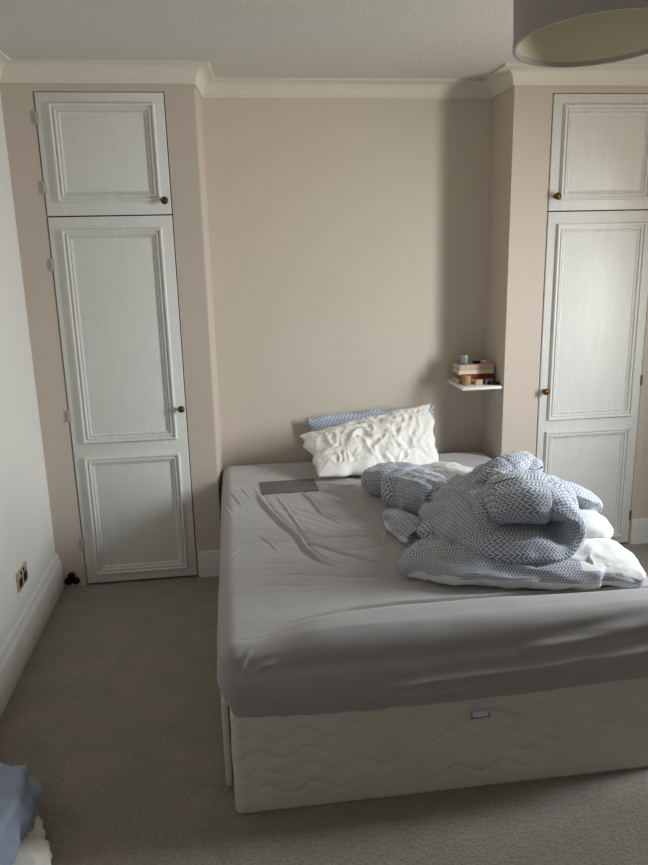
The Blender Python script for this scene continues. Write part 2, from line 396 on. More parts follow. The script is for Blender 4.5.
V, F, N = rbox_grid(BX0-ox, BX1-ox, BY0-oy, BY1-oy, 0.002, 0.365, 0.030, 0.0075)
def quilt(x, z):
    """stitched wave rows: grooves in the padding"""
    h = 0.0
    for i, zr in enumerate((0.075, 0.140, 0.205, 0.270, 0.335)):
        ph = x*2*pi/0.155+i*0.5
        zc = zr+0.019*sin(ph+0.3*sin(ph))
        d = (z-zc)/(0.0050*math.sqrt(1+(0.77*cos(ph))**2))
        fade = 0.15+0.85*max(0, min(1, 0.5+0.9*noise.noise(Vector((x*3.1, zr*9, i*1.7)))))
        h -= 0.0075*fade*math.exp(-d*d)
    h += 0.003*noise.noise(Vector((x*7, z*12, 3)))
    return h
for i, (p, n) in enumerate(zip(V, N)):
    if p.z > 0.36 or p.z < 0.008: continue
    along = p.x+ox if abs(n.y) > 0.5 else p.y+oy
    V[i] = p+n*quilt(along, p.z)*min(1, (0.365-p.z)/0.03)
o = obj('base_body', V, F, M_DIVAN, t, True)
b = MB(); b.bbox(BX0-0.028-ox, BX0-0.006-ox, 2.07-oy, 2.95-oy, 0.02, 0.335, 0.006, 3)
dr = autosmooth(b.build('drawer_front', M_DIVAN, t)); dr['label'] = 'padded storage drawer front standing slightly proud'
b = MB(); b.bbox(BX0-0.034-ox, BX0-0.0275-ox, 2.44-oy, 2.58-oy, 0.17, 0.20, 0.003); b.build('handle', M_DIVAN, dr)

# ================================================================== FITTED SHEET
DUVET_LOBES = [
    ('base', 'fold', (0, 0, 1),
     [[0.575, 2.366, 0.605, 0.03, 0.018], [0.639, 2.385, 0.615, 0.09, 0.044], [0.765, 2.368, 0.62, 0.13, 0.047], [0.939, 2.327, 0.62, 0.14, 0.051], [1.11, 2.287, 0.62, 0.145, 0.05], [1.259, 2.244, 0.615, 0.12, 0.043], [1.326, 2.176, 0.61, 0.07, 0.031], [1.355, 2.135, 0.6, 0.02, 0.014]]),
    ('base_top', 'blue', (0, 0, 1),
     [[0.623, 2.44, 0.62, 0.03, 0.019], [0.673, 2.455, 0.63, 0.06, 0.034], [0.743, 2.42, 0.635, 0.06, 0.033], [0.816, 2.351, 0.635, 0.05, 0.025]]),
    ('white_right', 'white', (0, 0, 1),
     [[1.112, 2.349, 0.62, 0.06, 0.029], [1.16, 2.314, 0.635, 0.12, 0.044], [1.24, 2.299, 0.635, 0.135, 0.051], [1.297, 2.247, 0.63, 0.11, 0.043], [1.336, 2.188, 0.615, 0.06, 0.028], [1.352, 2.149, 0.605, 0.03, 0.014]]),
    ('white_mid', 'white', (0, 0, 1),
     [[1.168, 2.508, 0.66, 0.08, 0.054], [1.27, 2.468, 0.68, 0.1, 0.073], [1.352, 2.483, 0.66, 0.09, 0.058], [1.398, 2.457, 0.63, 0.05, 0.035]]),
    ('white_back', 'white', (0, 0, 1),
     [[0.909, 3.449, 0.62, 0.05, 0.036], [1.004, 3.38, 0.64, 0.08, 0.045], [1.075, 3.247, 0.65, 0.08, 0.049], [1.173, 3.13, 0.66, 0.08, 0.047]]),
    ('left_blob', 'blue', (0, 0, 1),
     [[0.613, 3.359, 0.635, 0.03, 0.03], [0.648, 3.335, 0.64, 0.06, 0.064], [0.712, 3.306, 0.645, 0.08, 0.078], [0.784, 3.275, 0.65, 0.08, 0.077], [0.861, 3.227, 0.65, 0.07, 0.067], [0.901, 3.094, 0.66, 0.06, 0.055]]),
    ('left_roll', 'blue', (0, 0, 1),
     [[0.716, 3.256, 0.64, 0.03, 0.038], [0.725, 3.146, 0.645, 0.07, 0.089], [0.769, 3.092, 0.65, 0.08, 0.092], [0.81, 2.966, 0.67, 0.08, 0.084], [0.856, 2.873, 0.68, 0.08, 0.073]]),
    ('left_roll_over', 'blue', (0, 0, 1),
     [[0.779, 3.211, 0.68, 0.03, 0.028], [0.811, 3.109, 0.69, 0.06, 0.055], [0.842, 2.984, 0.69, 0.07, 0.067], [0.879, 2.835, 0.7, 0.07, 0.06]]),
    ('left_under', 'rim', (0, 0, 1),
     [[0.653, 2.97, 0.6, 0.02, 0.018], [0.666, 2.89, 0.605, 0.05, 0.035], [0.688, 2.764, 0.61, 0.06, 0.042], [0.709, 2.65, 0.605, 0.05, 0.032]]),
    ('small_fold', 'rim', (0, 0, 1),
     [[0.718, 2.622, 0.62, 0.03, 0.028], [0.739, 2.61, 0.64, 0.045, 0.04], [0.781, 2.587, 0.65, 0.045, 0.035], [0.805, 2.499, 0.65, 0.035, 0.023]]),
    ('small_fold_loop', 'blue', (0, 0, 1),
     [[0.744, 2.529, 0.63, 0.03, 0.019], [0.791, 2.517, 0.66, 0.035, 0.023], [0.827, 2.529, 0.665, 0.035, 0.023], [0.828, 2.484, 0.65, 0.035, 0.023], [0.841, 2.428, 0.64, 0.03, 0.019]]),
    ('diag_low', 'blue', (0, 0, 1),
     [[0.788, 2.817, 0.65, 0.04, 0.038], [0.806, 2.701, 0.66, 0.07, 0.069], [0.84, 2.548, 0.665, 0.09, 0.081], [0.879, 2.428, 0.665, 0.09, 0.067], [0.921, 2.365, 0.66, 0.06, 0.036]]),
    ('diag_mid', 'blue', (0, 0, 1),
     [[0.878, 2.95, 0.68, 0.05, 0.044], [0.889, 2.781, 0.7, 0.08, 0.071], [0.887, 2.548, 0.715, 0.09, 0.077], [0.898, 2.41, 0.71, 0.08, 0.066], [0.912, 2.335, 0.7, 0.05, 0.036]]),
    ('diag_high', 'blue', (0, 0, 1),
     [[0.935, 2.96, 0.71, 0.04, 0.031], [0.954, 2.852, 0.73, 0.07, 0.051], [0.945, 2.649, 0.75, 0.08, 0.068], [0.929, 2.466, 0.75, 0.07, 0.064], [0.929, 2.393, 0.73, 0.05, 0.037]]),
    ('diag_top', 'blue', (0, 0, 1),
     [[0.975, 2.945, 0.74, 0.04, 0.026], [0.99, 2.817, 0.77, 0.06, 0.042], [0.977, 2.649, 0.79, 0.06, 0.052], [0.968, 2.532, 0.78, 0.05, 0.042]]),
    ('peak_fold', 'blue', (0, 0, 1),
     [[0.991, 2.809, 0.79, 0.04, 0.021], [1.014, 2.73, 0.83, 0.06, 0.037], [1.028, 2.612, 0.84, 0.06, 0.047], [1.033, 2.52, 0.82, 0.07, 0.05]]),
    ('peak', 'blue', (0, 0, 1),
     [[0.965, 2.662, 0.82, 0.05, 0.028], [1.004, 2.638, 0.85, 0.07, 0.044], [1.068, 2.655, 0.87, 0.07, 0.048], [1.123, 2.678, 0.885, 0.06, 0.036], [1.159, 2.685, 0.885, 0.04, 0.028], [1.174, 2.638, 0.86, 0.04, 0.024]]),
    ('filler', 'blue', (0, 0, 1),
     [[0.993, 2.58, 0.687, 0.06, 0.055], [1.125, 2.6, 0.679, 0.09, 0.088], [1.241, 2.58, 0.678, 0.08, 0.072]]),
    ('roll', 'blue', (0, 1, 0.1),
     [[0.94, 2.44, 0.81, 0.06, 0.033], [0.951, 2.42, 0.828, 0.11, 0.066], [1.008, 2.4, 0.842, 0.13, 0.073], [1.085, 2.4, 0.833, 0.14, 0.07], [1.134, 2.38, 0.809, 0.13, 0.062], [1.159, 2.36, 0.753, 0.12, 0.047], [1.115, 2.34, 0.698, 0.12, 0.055], [1.02, 2.33, 0.694, 0.12, 0.061], [0.934, 2.35, 0.688, 0.11, 0.062], [0.879, 2.43, 0.68, 0.09, 0.052], [0.839, 2.52, 0.68, 0.05, 0.031]]),
    ('roll_cover', 'blue', (0, 0, 1),
     [[0.993, 2.541, 0.84, 0.03, 0.019], [1.02, 2.491, 0.87, 0.06, 0.026], [1.072, 2.448, 0.88, 0.08, 0.03], [1.13, 2.419, 0.87, 0.09, 0.029], [1.191, 2.429, 0.82, 0.08, 0.041], [1.224, 2.424, 0.76, 0.06, 0.034]]),
    ('right_flap', 'blue', (0, 0, 1),
     [[1.188, 2.571, 0.83, 0.05, 0.016], [1.244, 2.558, 0.81, 0.09, 0.027], [1.316, 2.565, 0.77, 0.1, 0.036], [1.389, 2.586, 0.72, 0.06, 0.024], [1.421, 2.588, 0.7, 0.02, 0.012]]),
]
SHEET_CREASES = [
    (0.00984, 0.014, [(0.086, 3.524), (0.107, 3.331), (0.137, 3.182), (0.184, 3.002), (0.242, 2.826), (0.257, 2.694), (0.301, 2.567), (0.368, 2.498)]),
    (0.00738, 0.009, [(0.288, 3.499), (0.346, 3.298), (0.371, 3.108), (0.441, 2.965)]),
    (0.00656, 0.007, [(0.169, 3.474), (0.226, 3.137), (0.262, 2.902), (0.349, 2.839)]),
    (0.00656, 0.007, [(0.242, 2.826), (0.368, 2.824), (0.494, 2.812), (0.606, 2.779)]),
    (0.00656, 0.01, [(0.252, 2.801), (0.332, 2.711), (0.4, 2.626), (0.525, 2.516)]),
    (0.00656, 0.005, [(0.042, 2.487), (0.207, 2.474), (0.367, 2.419), (0.569, 2.373)]),
    (0.00574, 0.006, [(-0.085, 3.4), (-0.047, 3.164)]),
    (0.00574, 0.006, [(-0.036, 3.484), (0.014, 3.248)]),
    (0.00574, 0.005, [(0.015, 3.539), (0.059, 3.341)]),
    (0.00656, 0.006, [(0.077, 2.88), (0.115, 2.795), (0.145, 2.694)]),
    (0.00656, 0.005, [(0.352, 2.707), (0.469, 2.675), (0.572, 2.697), (0.657, 3.012)]),
    (0.00656, 0.005, [(0.085, 2.607), (0.224, 2.562)]),
    (0.00656, 0.005, [(0.043, 2.419), (0.24, 2.366)]),
    (0.00656, 0.008, [(0.408, 3.56), (0.534, 3.466), (0.681, 3.503)]),
    (0.00574, 0.007, [(0.437, 3.624), (0.55, 3.565), (0.667, 3.594)]),
    (0.00574, 0.007, [(0.426, 3.422), (0.528, 3.277), (0.558, 3.168)]),
    (0.00574, 0.006, [(0.368, 2.824), (0.462, 2.876), (0.585, 2.84)]),
    (0.00656, 0.006, [(0.474, 3.088), (0.492, 3.005)]),
    (0.00574, 0.005, [(0.063, 3.776), (0.229, 3.817), (0.36, 3.751)]),
    (0.00574, 0.004, [(-0.069, 2.645), (-0.009, 2.754)]),
]
FOLD_LINE = [(-0.029, 2.007), (0.024, 2.045), (0.138, 2.101), (0.342, 2.159), (0.514, 2.171), (0.859, 2.161), (1.346, 2.127)]
FRONT_CREASES = [
    (0.01, 0.01, [(0.402, 0.438), (0.561, 0.449), (0.855, 0.454), (1.327, 0.478)]),
    (0.008, 0.007, [(0.355, 0.415), (0.594, 0.403), (0.857, 0.411), (1.296, 0.438)]),
    (0.012, 0.01, [(0.852, 0.507), (1.051, 0.519), (1.321, 0.543)]),
    (0.01, 0.006, [(0.989, 0.433), (1.123, 0.455), (1.328, 0.474)]),
    (0.008, 0.006, [(0.003, 0.5), (0.04, 0.524), (0.08, 0.533)]),
    (0.007, 0.006, [(-0.026, 0.517), (-0.006, 0.555), (0.012, 0.567)]),
    (0.01, 0.006, [(0.158, 0.592), (0.403, 0.595), (0.687, 0.592)]),
]
PILLOW_BLUE = [(0.403, 4.035, 0.811), (1.157, 4.035, 0.849), (1.181, 4.02, 0.53), (0.475, 4.02, 0.524)]
PILLOW_WHITE = [(0.343, 3.86, 0.751), (1.109, 3.93, 0.879), (1.073, 3.595, 0.61), (0.41, 3.533, 0.61)]

def seg_d(px, py, a, b_):
    dx, dy = b_[0]-a[0], b_[1]-a[1]; L2 = dx*dx+dy*dy
    t = max(0, min(1, ((px-a[0])*dx+(py-a[1])*dy)/L2)) if L2 else 0
    ex, ey = px-a[0]-t*dx, py-a[1]-t*dy
    return math.hypot(ex, ey), t, dx*ey-dy*ex
def crease(px, py, table):
    h = 0
    for wd, am, pts in table:
        n = len(pts)-1; best = (9, 0, 0)
        for i in range(n):
            if min(abs(px-pts[i][0])-abs(pts[i+1][0]-pts[i][0]), abs(py-pts[i][1])-abs(pts[i+1][1]-pts[i][1])) > 0.06: continue
            d, t_, s = seg_d(px, py, pts[i], pts[i+1])
            if d < best[0]: best = (d, (i+t_)/n, s)
        d, u, s = best
        if d > wd*5: continue
        e = min(1, 4*u+0.15, 4*(1-u)+0.15)
        x = (d if s > 0 else -d)/wd
        h += am*e*(math.exp(-x*x)-0.55*math.exp(-((x-1.6)/1.1)**2)-0.25*math.exp(-((x+1.9)/1.2)**2))
    return h
def interp(pts, x):
    if x <= pts[0][0]: return pts[0][1]
    for a, c in zip(pts, pts[1:]):
        if x <= c[0]: return a[1]+(c[1]-a[1])*(x-a[0])/(c[0]-a[0])
    return pts[-1][1]
SX0, SX1, SY0, SY1, SZ1 = -0.088, 1.462, 1.952, 4.072, 0.576
V, F, N = rbox_grid(SX0, SX1, SY0, SY1, 0.34, SZ1, 0.058, 0.0066, 1.3)
HEM = [(-0.1, 0.328), (0.1, 0.303), (0.4, 0.291), (0.8, 0.297), (1.1, 0.311), (1.3, 0.318), (1.5, 0.325)]
for i, (p, n) in enumerate(zip(V, N)):
    q = p.copy(); top = max(0, n.z); side = math.hypot(n.x, n.y)
    k = max(0, min(1, (SZ1-0.058-p.z)/(SZ1-0.058-0.34)))          # 0 at shoulder, 1 at hem
    hem = interp(HEM, p.x) if abs(n.y) > 0.4 else 0.345
    q.z = p.z+(hem-0.34)*k
    if n.z < 0.9 and n.z > -0.5:
        bulge = 0.020*sin(pi*min(1, k*1.1))-0.022*k*k
        q += Vector((n.x, n.y, 0))*bulge
        if n.x < -0.5: q.x += 0.020*k
    if top > 0.2:
        h = crease(p.x, p.y, SHEET_CREASES)
        h += 0.004*noise.noise(Vector((p.x*3, p.y*3, 0)))+0.0018*noise.noise(Vector((p.x*9, p.y*16, 5)))
        h += 0.0010*noise.noise(Vector((p.x*6, p.y*60, 9)))
        # fine gathers running from the pillows down towards the middle of the bed
        g = math.exp(-((p.x-0.38)/0.30)**2-((p.y-3.15)/0.42)**2); a_ = p.x*0.80+p.y*0.60; c_ = -p.x*0.60+p.y*0.80
        h += g*0.0075*max(0, 0.35-abs(noise.noise(Vector((a_*22, c_*3.2, 4)))))*1.6
        g2 = math.exp(-((p.x-0.66)/0.25)**2-((p.y-3.55)/0.14)**2)
        h += g2*0.012*max(0, 0.35-abs(noise.noise(Vector((p.x*7, p.y*26, 14)))))
        # overhanging fold along the foot: the cloth steps down past the fold line
        Y0 = 2.11; yf = max(2.045, interp(FOLD_LINE, p.x)); d = p.y-Y0; e = max(0, min(1, (p.x-0.02)/0.22))
        s_ = max(0, min(1, (p.y-2.01)/(Y0-2.01))) if p.y < Y0 else max(0, min(1, (2.45-p.y)/(2.45-Y0)))
        q.y = p.y+(yf-Y0)*s_
        e = e*e*(3-2*e)
        h += e*(0.009*math.exp(-((d-0.014)/0.012)**2)-0.022*math.exp(-((d+0.003)/0.0075)**2)+0.030/(1+math.exp(max(-60, min(60, (d+0.022)/0.007)))))
        # dips where sleepers lie
        h -= 0.010*math.exp(-((p.x-0.45)/0.32)**2-((p.y-3.1)/0.7)**2)
        h -= 0.028*max(0, (p.y-3.85)/0.2)**2
        q.z += h*top
    if side > 0.3 and n.y < -0.3:
        h = crease(p.x, p.z, FRONT_CREASES)+0.004*noise.noise(Vector((p.x*2, p.z*14, 2)))+0.0015*noise.noise(Vector((p.x*5, p.z*40, 4)))
        q.y -= h
    elif side > 0.3:
        q += Vector((n.x, 0, 0))*(0.004*noise.noise(Vector((p.y*1.5, p.z*9, 7)))+0.0012*noise.noise(Vector((p.y*6, p.z*14, 1))))
    if n.z < -0.5: q.z = 0.367
    V[i] = q
o = obj('fitted_sheet', V, F, M_SHEET, None, True)
tag(o, 'creased grey fitted sheet stretched over the mattress', 'sheet')
b = MB(); b.box(0.690, 0.746, 1.932, 1.9335, 0.286, 0.306)
tg = b.build('care_tag', M_TAG, o); tg['label'] = 'small pale care tag with a blue edge'
b = MB(); b.box(0.688, 0.748, 1.9308, 1.9322, 0.283, 0.2865); b.box(0.688, 0.691, 1.9308, 1.9322, 0.2865, 0.306); b.box(0.745, 0.748, 1.9308, 1.9322, 0.2865, 0.306); b.build('printed_edge', M_TAGBLUE, tg)

# ================================================================== PILLOWS
def pillow(name, C4, thick, m, label, wr, seed, edge=0.10, uvm=False, nu=90, nv=60, flange=0.0):
    """C4: top-left, top-right, bottom-right, bottom-left corners of the pillow's middle surface"""
    TL, TR, BR, BL = [Vector(c) for c in C4]; nrm = ((TR-TL).cross(BL-TL)).normalized()
    if nrm.y > 0: nrm = -nrm
    Wd = (TR-TL).length; Hd = (BL-TL).length
    V = []; F = []; UV = []
    def pt(u, v, side):
        a, c = 2*u-1, 2*v-1
        pu = u+0.030*a*(-1)*(1-c*c)*0.5; pv = v+0.05*c*(-1)*(1-a*a)*0.5*-0.6
        base = TL.lerp(TR, pu).lerp(BL.lerp(BR, pu), pv)
        prof_ = max(0, (1-abs(a)**2.6))**0.55*max(0, (1-abs(c)**2.4))**0.55
        x, z = u*Wd, v*Hd
        h = thick/2*prof_
        if side > 0:
            rim = min(1, 6*min(u, 1-u, v, 1-v))
            h += wr(x-Wd*0.5, z-Hd*0.5, seed)*rim
        jag = 0.020*noise.noise(Vector((u*5+seed, v*5, side*0.0)))*(1-prof_)
        return base+nrm*side*h+(TR-TL).normalized()*jag+(BL-TL).normalized()*(0.022*noise.noise(Vector((u*9, v*5, seed)))*(1-prof_))
    for s in (1, -1):
        o_ = len(V)
        for j in range(nv+1):
            for i in range(nu+1): V.append(pt(i/nu, j/nv, s)); UV.append((j/nv*Hd, i/nu*Wd))
        for j in range(nv):
            for i in range(nu):
                a = o_+j*(nu+1)+i; f = (a, a+1, a+nu+2, a+nu+1); F.append(f if s < 0 else f[::-1])
    ob = obj(name, V, F, m, None, True); ob.data.uv_layers.new(name='UVMap')
    uvl = ob.data.uv_layers[0].data
    for lp in ob.data.loops: uvl[lp.index].uv = UV[lp.vertex_index]
    bm = bmesh.new(); bm.from_mesh(ob.data); bmesh.ops.remove_doubles(bm, verts=bm.verts[:], dist=0.0008)
    bmesh.ops.recalc_face_normals(bm, faces=bm.faces[:]); bm.to_mesh(ob.data); bm.free()
    tag(ob, label, 'pillow'); return ob
def wr_soft(x, z, s): return 0.006*noise.noise(Vector((x*9, z*5, s)))+0.003*noise.noise(Vector((x*24, z*12, s)))
def wr_hard(x, z, s):
    # creases radiating out of a pinched centre
    wx = x+0.05*noise.noise(Vector((x*7, z*7, s))); wz = z+0.05*noise.noise(Vector((x*7, z*7, s+20)))
    a = math.atan2(wz+0.03, wx-0.03); r = math.hypot(wx-0.03, wz+0.03)
    w1 = (1-abs(noise.noise(Vector((cos(a)*2.2, sin(a)*2.2, r*7+s))))*3.4)*math.exp(-(r/0.22)**2)*0.8
    w2 = 1-abs(noise.noise(Vector((wx*14+wz*9, wz*12-wx*9, s+4))))*3.0
    w3 = 1-abs(noise.noise(Vector((x*26, z*30, s+9))))*2.4
    return 0.013*w1*min(1, r*7)+0.008*w2+0.003*w3-0.012
pillow('pillow', PILLOW_BLUE, 0.11, M_HERRP, 'blue and white patterned pillow propped against the alcove wall', wr_soft, 3)
pillow('pillow', PILLOW_WHITE, 0.13, M_PILLOWW, 'crumpled plain white pillow leaning in front of the blue one', wr_hard, 11, nu=130, nv=84)

# ================================================================== DUVET
def catmull(P, n):
    out = []; m_ = len(P)-1
    for k in range(n+1):
        t = k/n*m_; i = min(int(t), m_-1); f = t-i
        p0, p1, p2, p3 = P[max(i-1, 0)], P[i], P[i+1], P[min(i+2, m_)]
        out.append([0.5*(2*b_+(c-a)*f+(2*a-5*b_+4*c-d)*f*f+(3*b_-a-3*c+d)*f**3) for a, b_, c, d in zip(p0, p1, p2, p3)])
    return out
def loft(st, up, n=44, seg=36, seed=0, wr=0.010):
    S = catmull(st, n); up = Vector(up).normalized(); V = []; F = []; UV = []; L = 0
    if up.y > 0.5: S = [[*s[:3], s[4], s[3]] for s in S]
    mean_r = max(math.sqrt((s[3]**2+s[4]**2)/2) for s in S)
    for i, s in enumerate(S):
        c = Vector(s[:3]); a = Vector(S[max(i-1, 0)][:3]); b_ = Vector(S[min(i+1, n)][:3]); T = (b_-a).normalized()
        if i: L += (c-Vector(S[i-1][:3])).length
        sd = T.cross(up); sd = sd.normalized() if sd.length > 1e-3 else Vector((1, 0, 0)); u2 = sd.cross(T)
        rs, ru = max(0.004, s[3]), max(0.004, s[4])
        for k in range(seg+1):
            an = 2*pi*k/seg; ca, sa = cos(an), sin(an)
            e = 0.85; x = abs(ca)**e*(1 if ca > 0 else -1); y = abs(sa)**e*(1 if sa > 0 else -1)
            wv = 1+0.9*wr/mean_r*(1-2.2*abs(noise.noise(Vector((L*5, cos(an)*1.3+seed, sin(an)*1.3)))))
            V.append(c+sd*rs*x*wv+u2*ru*y*wv); UV.append((L*1.15, an*mean_r))
    k = seg+1
    for i in range(n):
        for j in range(seg): F.append((i*k+j, i*k+j+1, (i+1)*k+j+1, (i+1)*k+j))
    for ring, rev in ((0, True), (n, False)):
        c = Vector((0, 0, 0))
        for j in range(seg): c += V[ring*k+j]
        V.append(c/seg); UV.append(UV[ring*k]); ci = len(V)-1
        for j in range(seg):
            f = (ring*k+j, ring*k+j+1, ci); F.append(f[::-1] if rev else f)
    return V, F, UV
def build_duvet():
    V_ = []; F_ = []; U_ = []; M_ = []
    for li, (nm, kind, up, st) in enumerate(DUVET_LOBES):
        n, seg = 72, 72
        V, F, UV = loft(st, up, n, seg, seed=li*3.7)
        me = bpy.data.meshes.new('t'); me.from_pydata(V, [], F)
        bm = bmesh.new(); bm.from_mesh(me); bmesh.ops.recalc_face_normals(bm, faces=bm.faces[:]); bm.normal_update(); bm.verts.ensure_lookup_table()
        k = seg+1; row = []
        for v in bm.verts:
            i = v.index; nr = v.normal.copy()
            if i < k*(n+1):
                j = i % k; other = i-j+(seg-j if j in (0, seg) else j)
                if j in (0, seg): nr = (bm.verts[i-j].normal+bm.verts[i-j+seg].normal).normalized()
            c = v.co
            h = 0.012*(0.35-abs(noise.noise(Vector((c.x*6+li, c.y*6, c.z*7+li*2)))))+0.010*(0.30-abs(noise.noise(Vector((c.x*13, c.y*15+li, c.z*17)))))+0.003*(0.3-abs(noise.noise(c*34)))
            # tight gathers across the roll, like cloth pulled by its filling
            i_ = v.index//k if v.index < k*(n+1) else 0; L_, a_ = UV[v.index]
            h += 0.014*max(0, 0.22-abs(noise.noise(Vector((L_*9+li*3, a_*2.2, li)))))*-1.2 if kind != 'white' else -0.020*max(0, 0.20-abs(noise.noise(Vector((L_*4+a_*5+li, a_*2.0-L_*7, li)))))
            h -= 0.016*max(0, 0.14-abs(noise.noise(Vector((c.x*8+c.y*5, c.y*9-c.x*4, c.z*8+li)))))
            row.append(c+nr*h)
        for i in range(len(row)):
            if row[i].x < 1.42 and row[i].z < 0.573: row[i].z = 0.573
        b0 = len(V_); V_ += row; U_ += UV; bm.free(); bpy.data.meshes.remove(me)
        for fi, f in enumerate(F):
            F_.append(tuple(i+b0 for i in f))
            j = fi % seg if fi < n*seg else 0; sa = sin(2*pi*(j+0.5)/seg); prog = (fi//seg)/n
            w_ = kind == 'white'
            if kind == 'fold' and (sa < 0.02+0.05*sin(prog*31) or sa > 0.6 and prog > 0.62): w_ = True
            if kind == 'rim' and sa < 0.05+0.08*sin(prog*17): w_ = True
            M_.append(1 if w_ else 0)
    o = obj('duvet', V_, F_, M_HERR, None, True, [M_HERR, M_REVERSE], M_)
    uvl = o.data.uv_layers.new(name='UVMap').data
    for lp in o.data.loops: uvl[lp.index].uv = U_[lp.vertex_index]
    tag(o, 'rumpled blue patterned duvet with white reverse heaped on the right of the bed', 'duvet')
    return o
build_duvet()

# ================================================================== LAPTOP
t = thing('laptop', 'closed dark grey laptop lying on the grey sheet left of the pillows', 'laptop', (0.252, 3.52, 0.564), rotz=radians(2))
b = MB(); b.bbox(-0.142, 0.142, -0.099, 0.099, 0.0015, 0.0078, 0.0025, 3); autosmooth(b.build('base', M_LAPTOP, t))
b = MB(); b.bbox(-0.142, 0.142, -0.099, 0.099, 0.0082, 0.0130, 0.0020, 3); autosmooth(b.build('lid', M_LAPTOP, t))
b = MB(); b.box(-0.115, 0.115, 0.090, 0.0975, 0.0072, 0.0092); b.build('hinge', M_RUBBER, t)
for sx in (-1, 1):
    for sy in (-1, 1):
        b = MB(); b.lathe([(0.0075, 0), (0.0075, 0.0016)], (sx*0.122, sy*0.082, 0), 'Z', 14); b.build('rubber_foot', M_RUBBER, t)

# ================================================================== SHELF AND WHAT STANDS ON IT
SZ = 0.991
t = thing('wall_shelf', 'small white shelf on two brackets on the alcove side wall', 'shelf', (XB, 3.935, SZ))
b = MB(); b.bbox(-0.230, -0.0005, -0.150, 0.140, -0.016, 0, 0.0015); autosmooth(b.build('board', M_SHELF, t))
for yy in (-0.085, 0.075):
    b = MB(); b.box(-0.004, -0.0005, yy-0.006, yy+0.006, -0.120, -0.018); b.box(-0.17, -0.004, yy-0.009, yy+0.009, -0.021, -0.0185)
    b.box(-0.012, -0.004, yy-0.002, yy+0.002, -0.10, -0.021)
    b.build('bracket', M_BRACKET, t)
def book(label, cx, cy, z, wx, wy, h, m, rot=0):
    t = thing('book', label, 'book', (cx, cy, z), 'books on the small shelf', radians(rot)); X, Y = wx/2, wy/2
    b = MB(); c = 0.0022
    b.box(-X, X, -Y, Y, 0, c); b.box(-X, X, -Y, Y, h-c, h); b.box(-X, X, -Y, -Y+c, c, h-c)   # covers, and the spine towards the room
    b.build('cover', m, t)
    b = MB(); b.box(-X+0.004, X-0.004, -Y+c, Y-0.004, c, h-c); b.build('pages', M_PAPER, t)
    return t
bx, by = 1.365, 3.968
book('tan book at the bottom of the stack on the shelf', bx-0.004, by, SZ, 0.200, 0.140, 0.026, M_BOOKTAN)
book('dark red book above the tan one in the stack', bx+0.010, by-0.004, SZ+0.0265, 0.170, 0.136, 0.028, M_BOOKRED, 2)
book('cream book between the red and the dusty pink ones', bx-0.002, by, SZ+0.055, 0.202, 0.140, 0.021, M_BOOKCREAM, -1)
book('thick dusty pink book on top of the stack', bx, by, SZ+0.0765, 0.200, 0.136, 0.030, M_BOOKPINK)
t = thing('glass_jar', 'small clear glass jar standing on top of the stacked books', 'jar', (1.300, 3.955, SZ+0.107))
b = MB(); b.lathe([(0.0, 0), (0.027, 0.0), (0.031, 0.004), (0.031, 0.046), (0.029, 0.052), (0.0275, 0.052), (0.0285, 0.046), (0.0285, 0.005), (0, 0.004)], (0, 0, 0), 'Z', 24)
b.build('glass', M_GLASS, t, True)
b = MB(); b.lathe([(0.0, 0.0045), (0.028, 0.0055), (0.028, 0.030), (0, 0.031)], (0, 0, 0), 'Z', 24); b.build('wax', M_WAX, t, True)
b = MB(); b.bbox(-0.02, 0.02, -0.011, 0.011, 0, 0.013, 0.003); o = autosmooth(b.build('trinket', M_BLACK)); o.location = (1.378, 3.955, SZ+0.1067)
tag(o, 'small dark object on the top book, right of the jar', 'trinket')
b = MB(); b.lathe([(0, 0), (0.020, 0), (0.021, 0.008), (0.019, 0.013), (0, 0.014)], (0, 0, 0), 'Z', 18); o = b.build('tea_light', M_BOOKCREAM, None, True); o.location = (1.425, 3.96, SZ+0.1067)
tag(o, 'pale round candle at the right end of the top book', 'candle')
b = MB(); b.lathe([(0, 0), (0.019, 0), (0.0235, 0.004), (0.0245, 0.05), (0.0225, 0.055), (0.0205, 0.055), (0.0210, 0.008), (0, 0.007)], (0, 0, 0), 'Z', 22)
o = b.build('wooden_cup', M_CUP, None, True); o.location = (1.292, 3.866, SZ); tag(o, 'small light brown cup in front of the books', 'cup')
b = MB(); b.bbox(-0.020, 0.020, -0.010, 0.010, 0, 0.030, 0.002); o = autosmooth(b.build('card_box', M_TANBOX)); o.location = (1.360, 3.856, SZ)
tag(o, 'little tan box on the shelf, right of the cup', 'box')
t = thing('small_bottle', 'tiny dark bottle on the shelf, right of the tan box', 'bottle', (1.399, 3.853, SZ))
b = MB(); b.lathe([(0, 0), (0.012, 0), (0.013, 0.003), (0.013, 0.028), (0.007, 0.034), (0, 0.034)], (0, 0, 0), 'Z', 16); b.build('body', M_DARKBLUE, t, True)
b = MB(); b.lathe([(0.0075, 0.034), (0.0075, 0.045), (0, 0.0455)], (0, 0, 0), 'Z', 14); b.build('cap', M_BLACK, t)
b = MB(); b.bbox(-0.032, 0.028, -0.022, 0.022, 0, 0.014, 0.005, 3); o = autosmooth(b.build('dark_pouch', M_BLACK)); o.location = (1.444, 3.845, SZ)
tag(o, 'flat black pouch at the right end of the shelf', 'pouch')

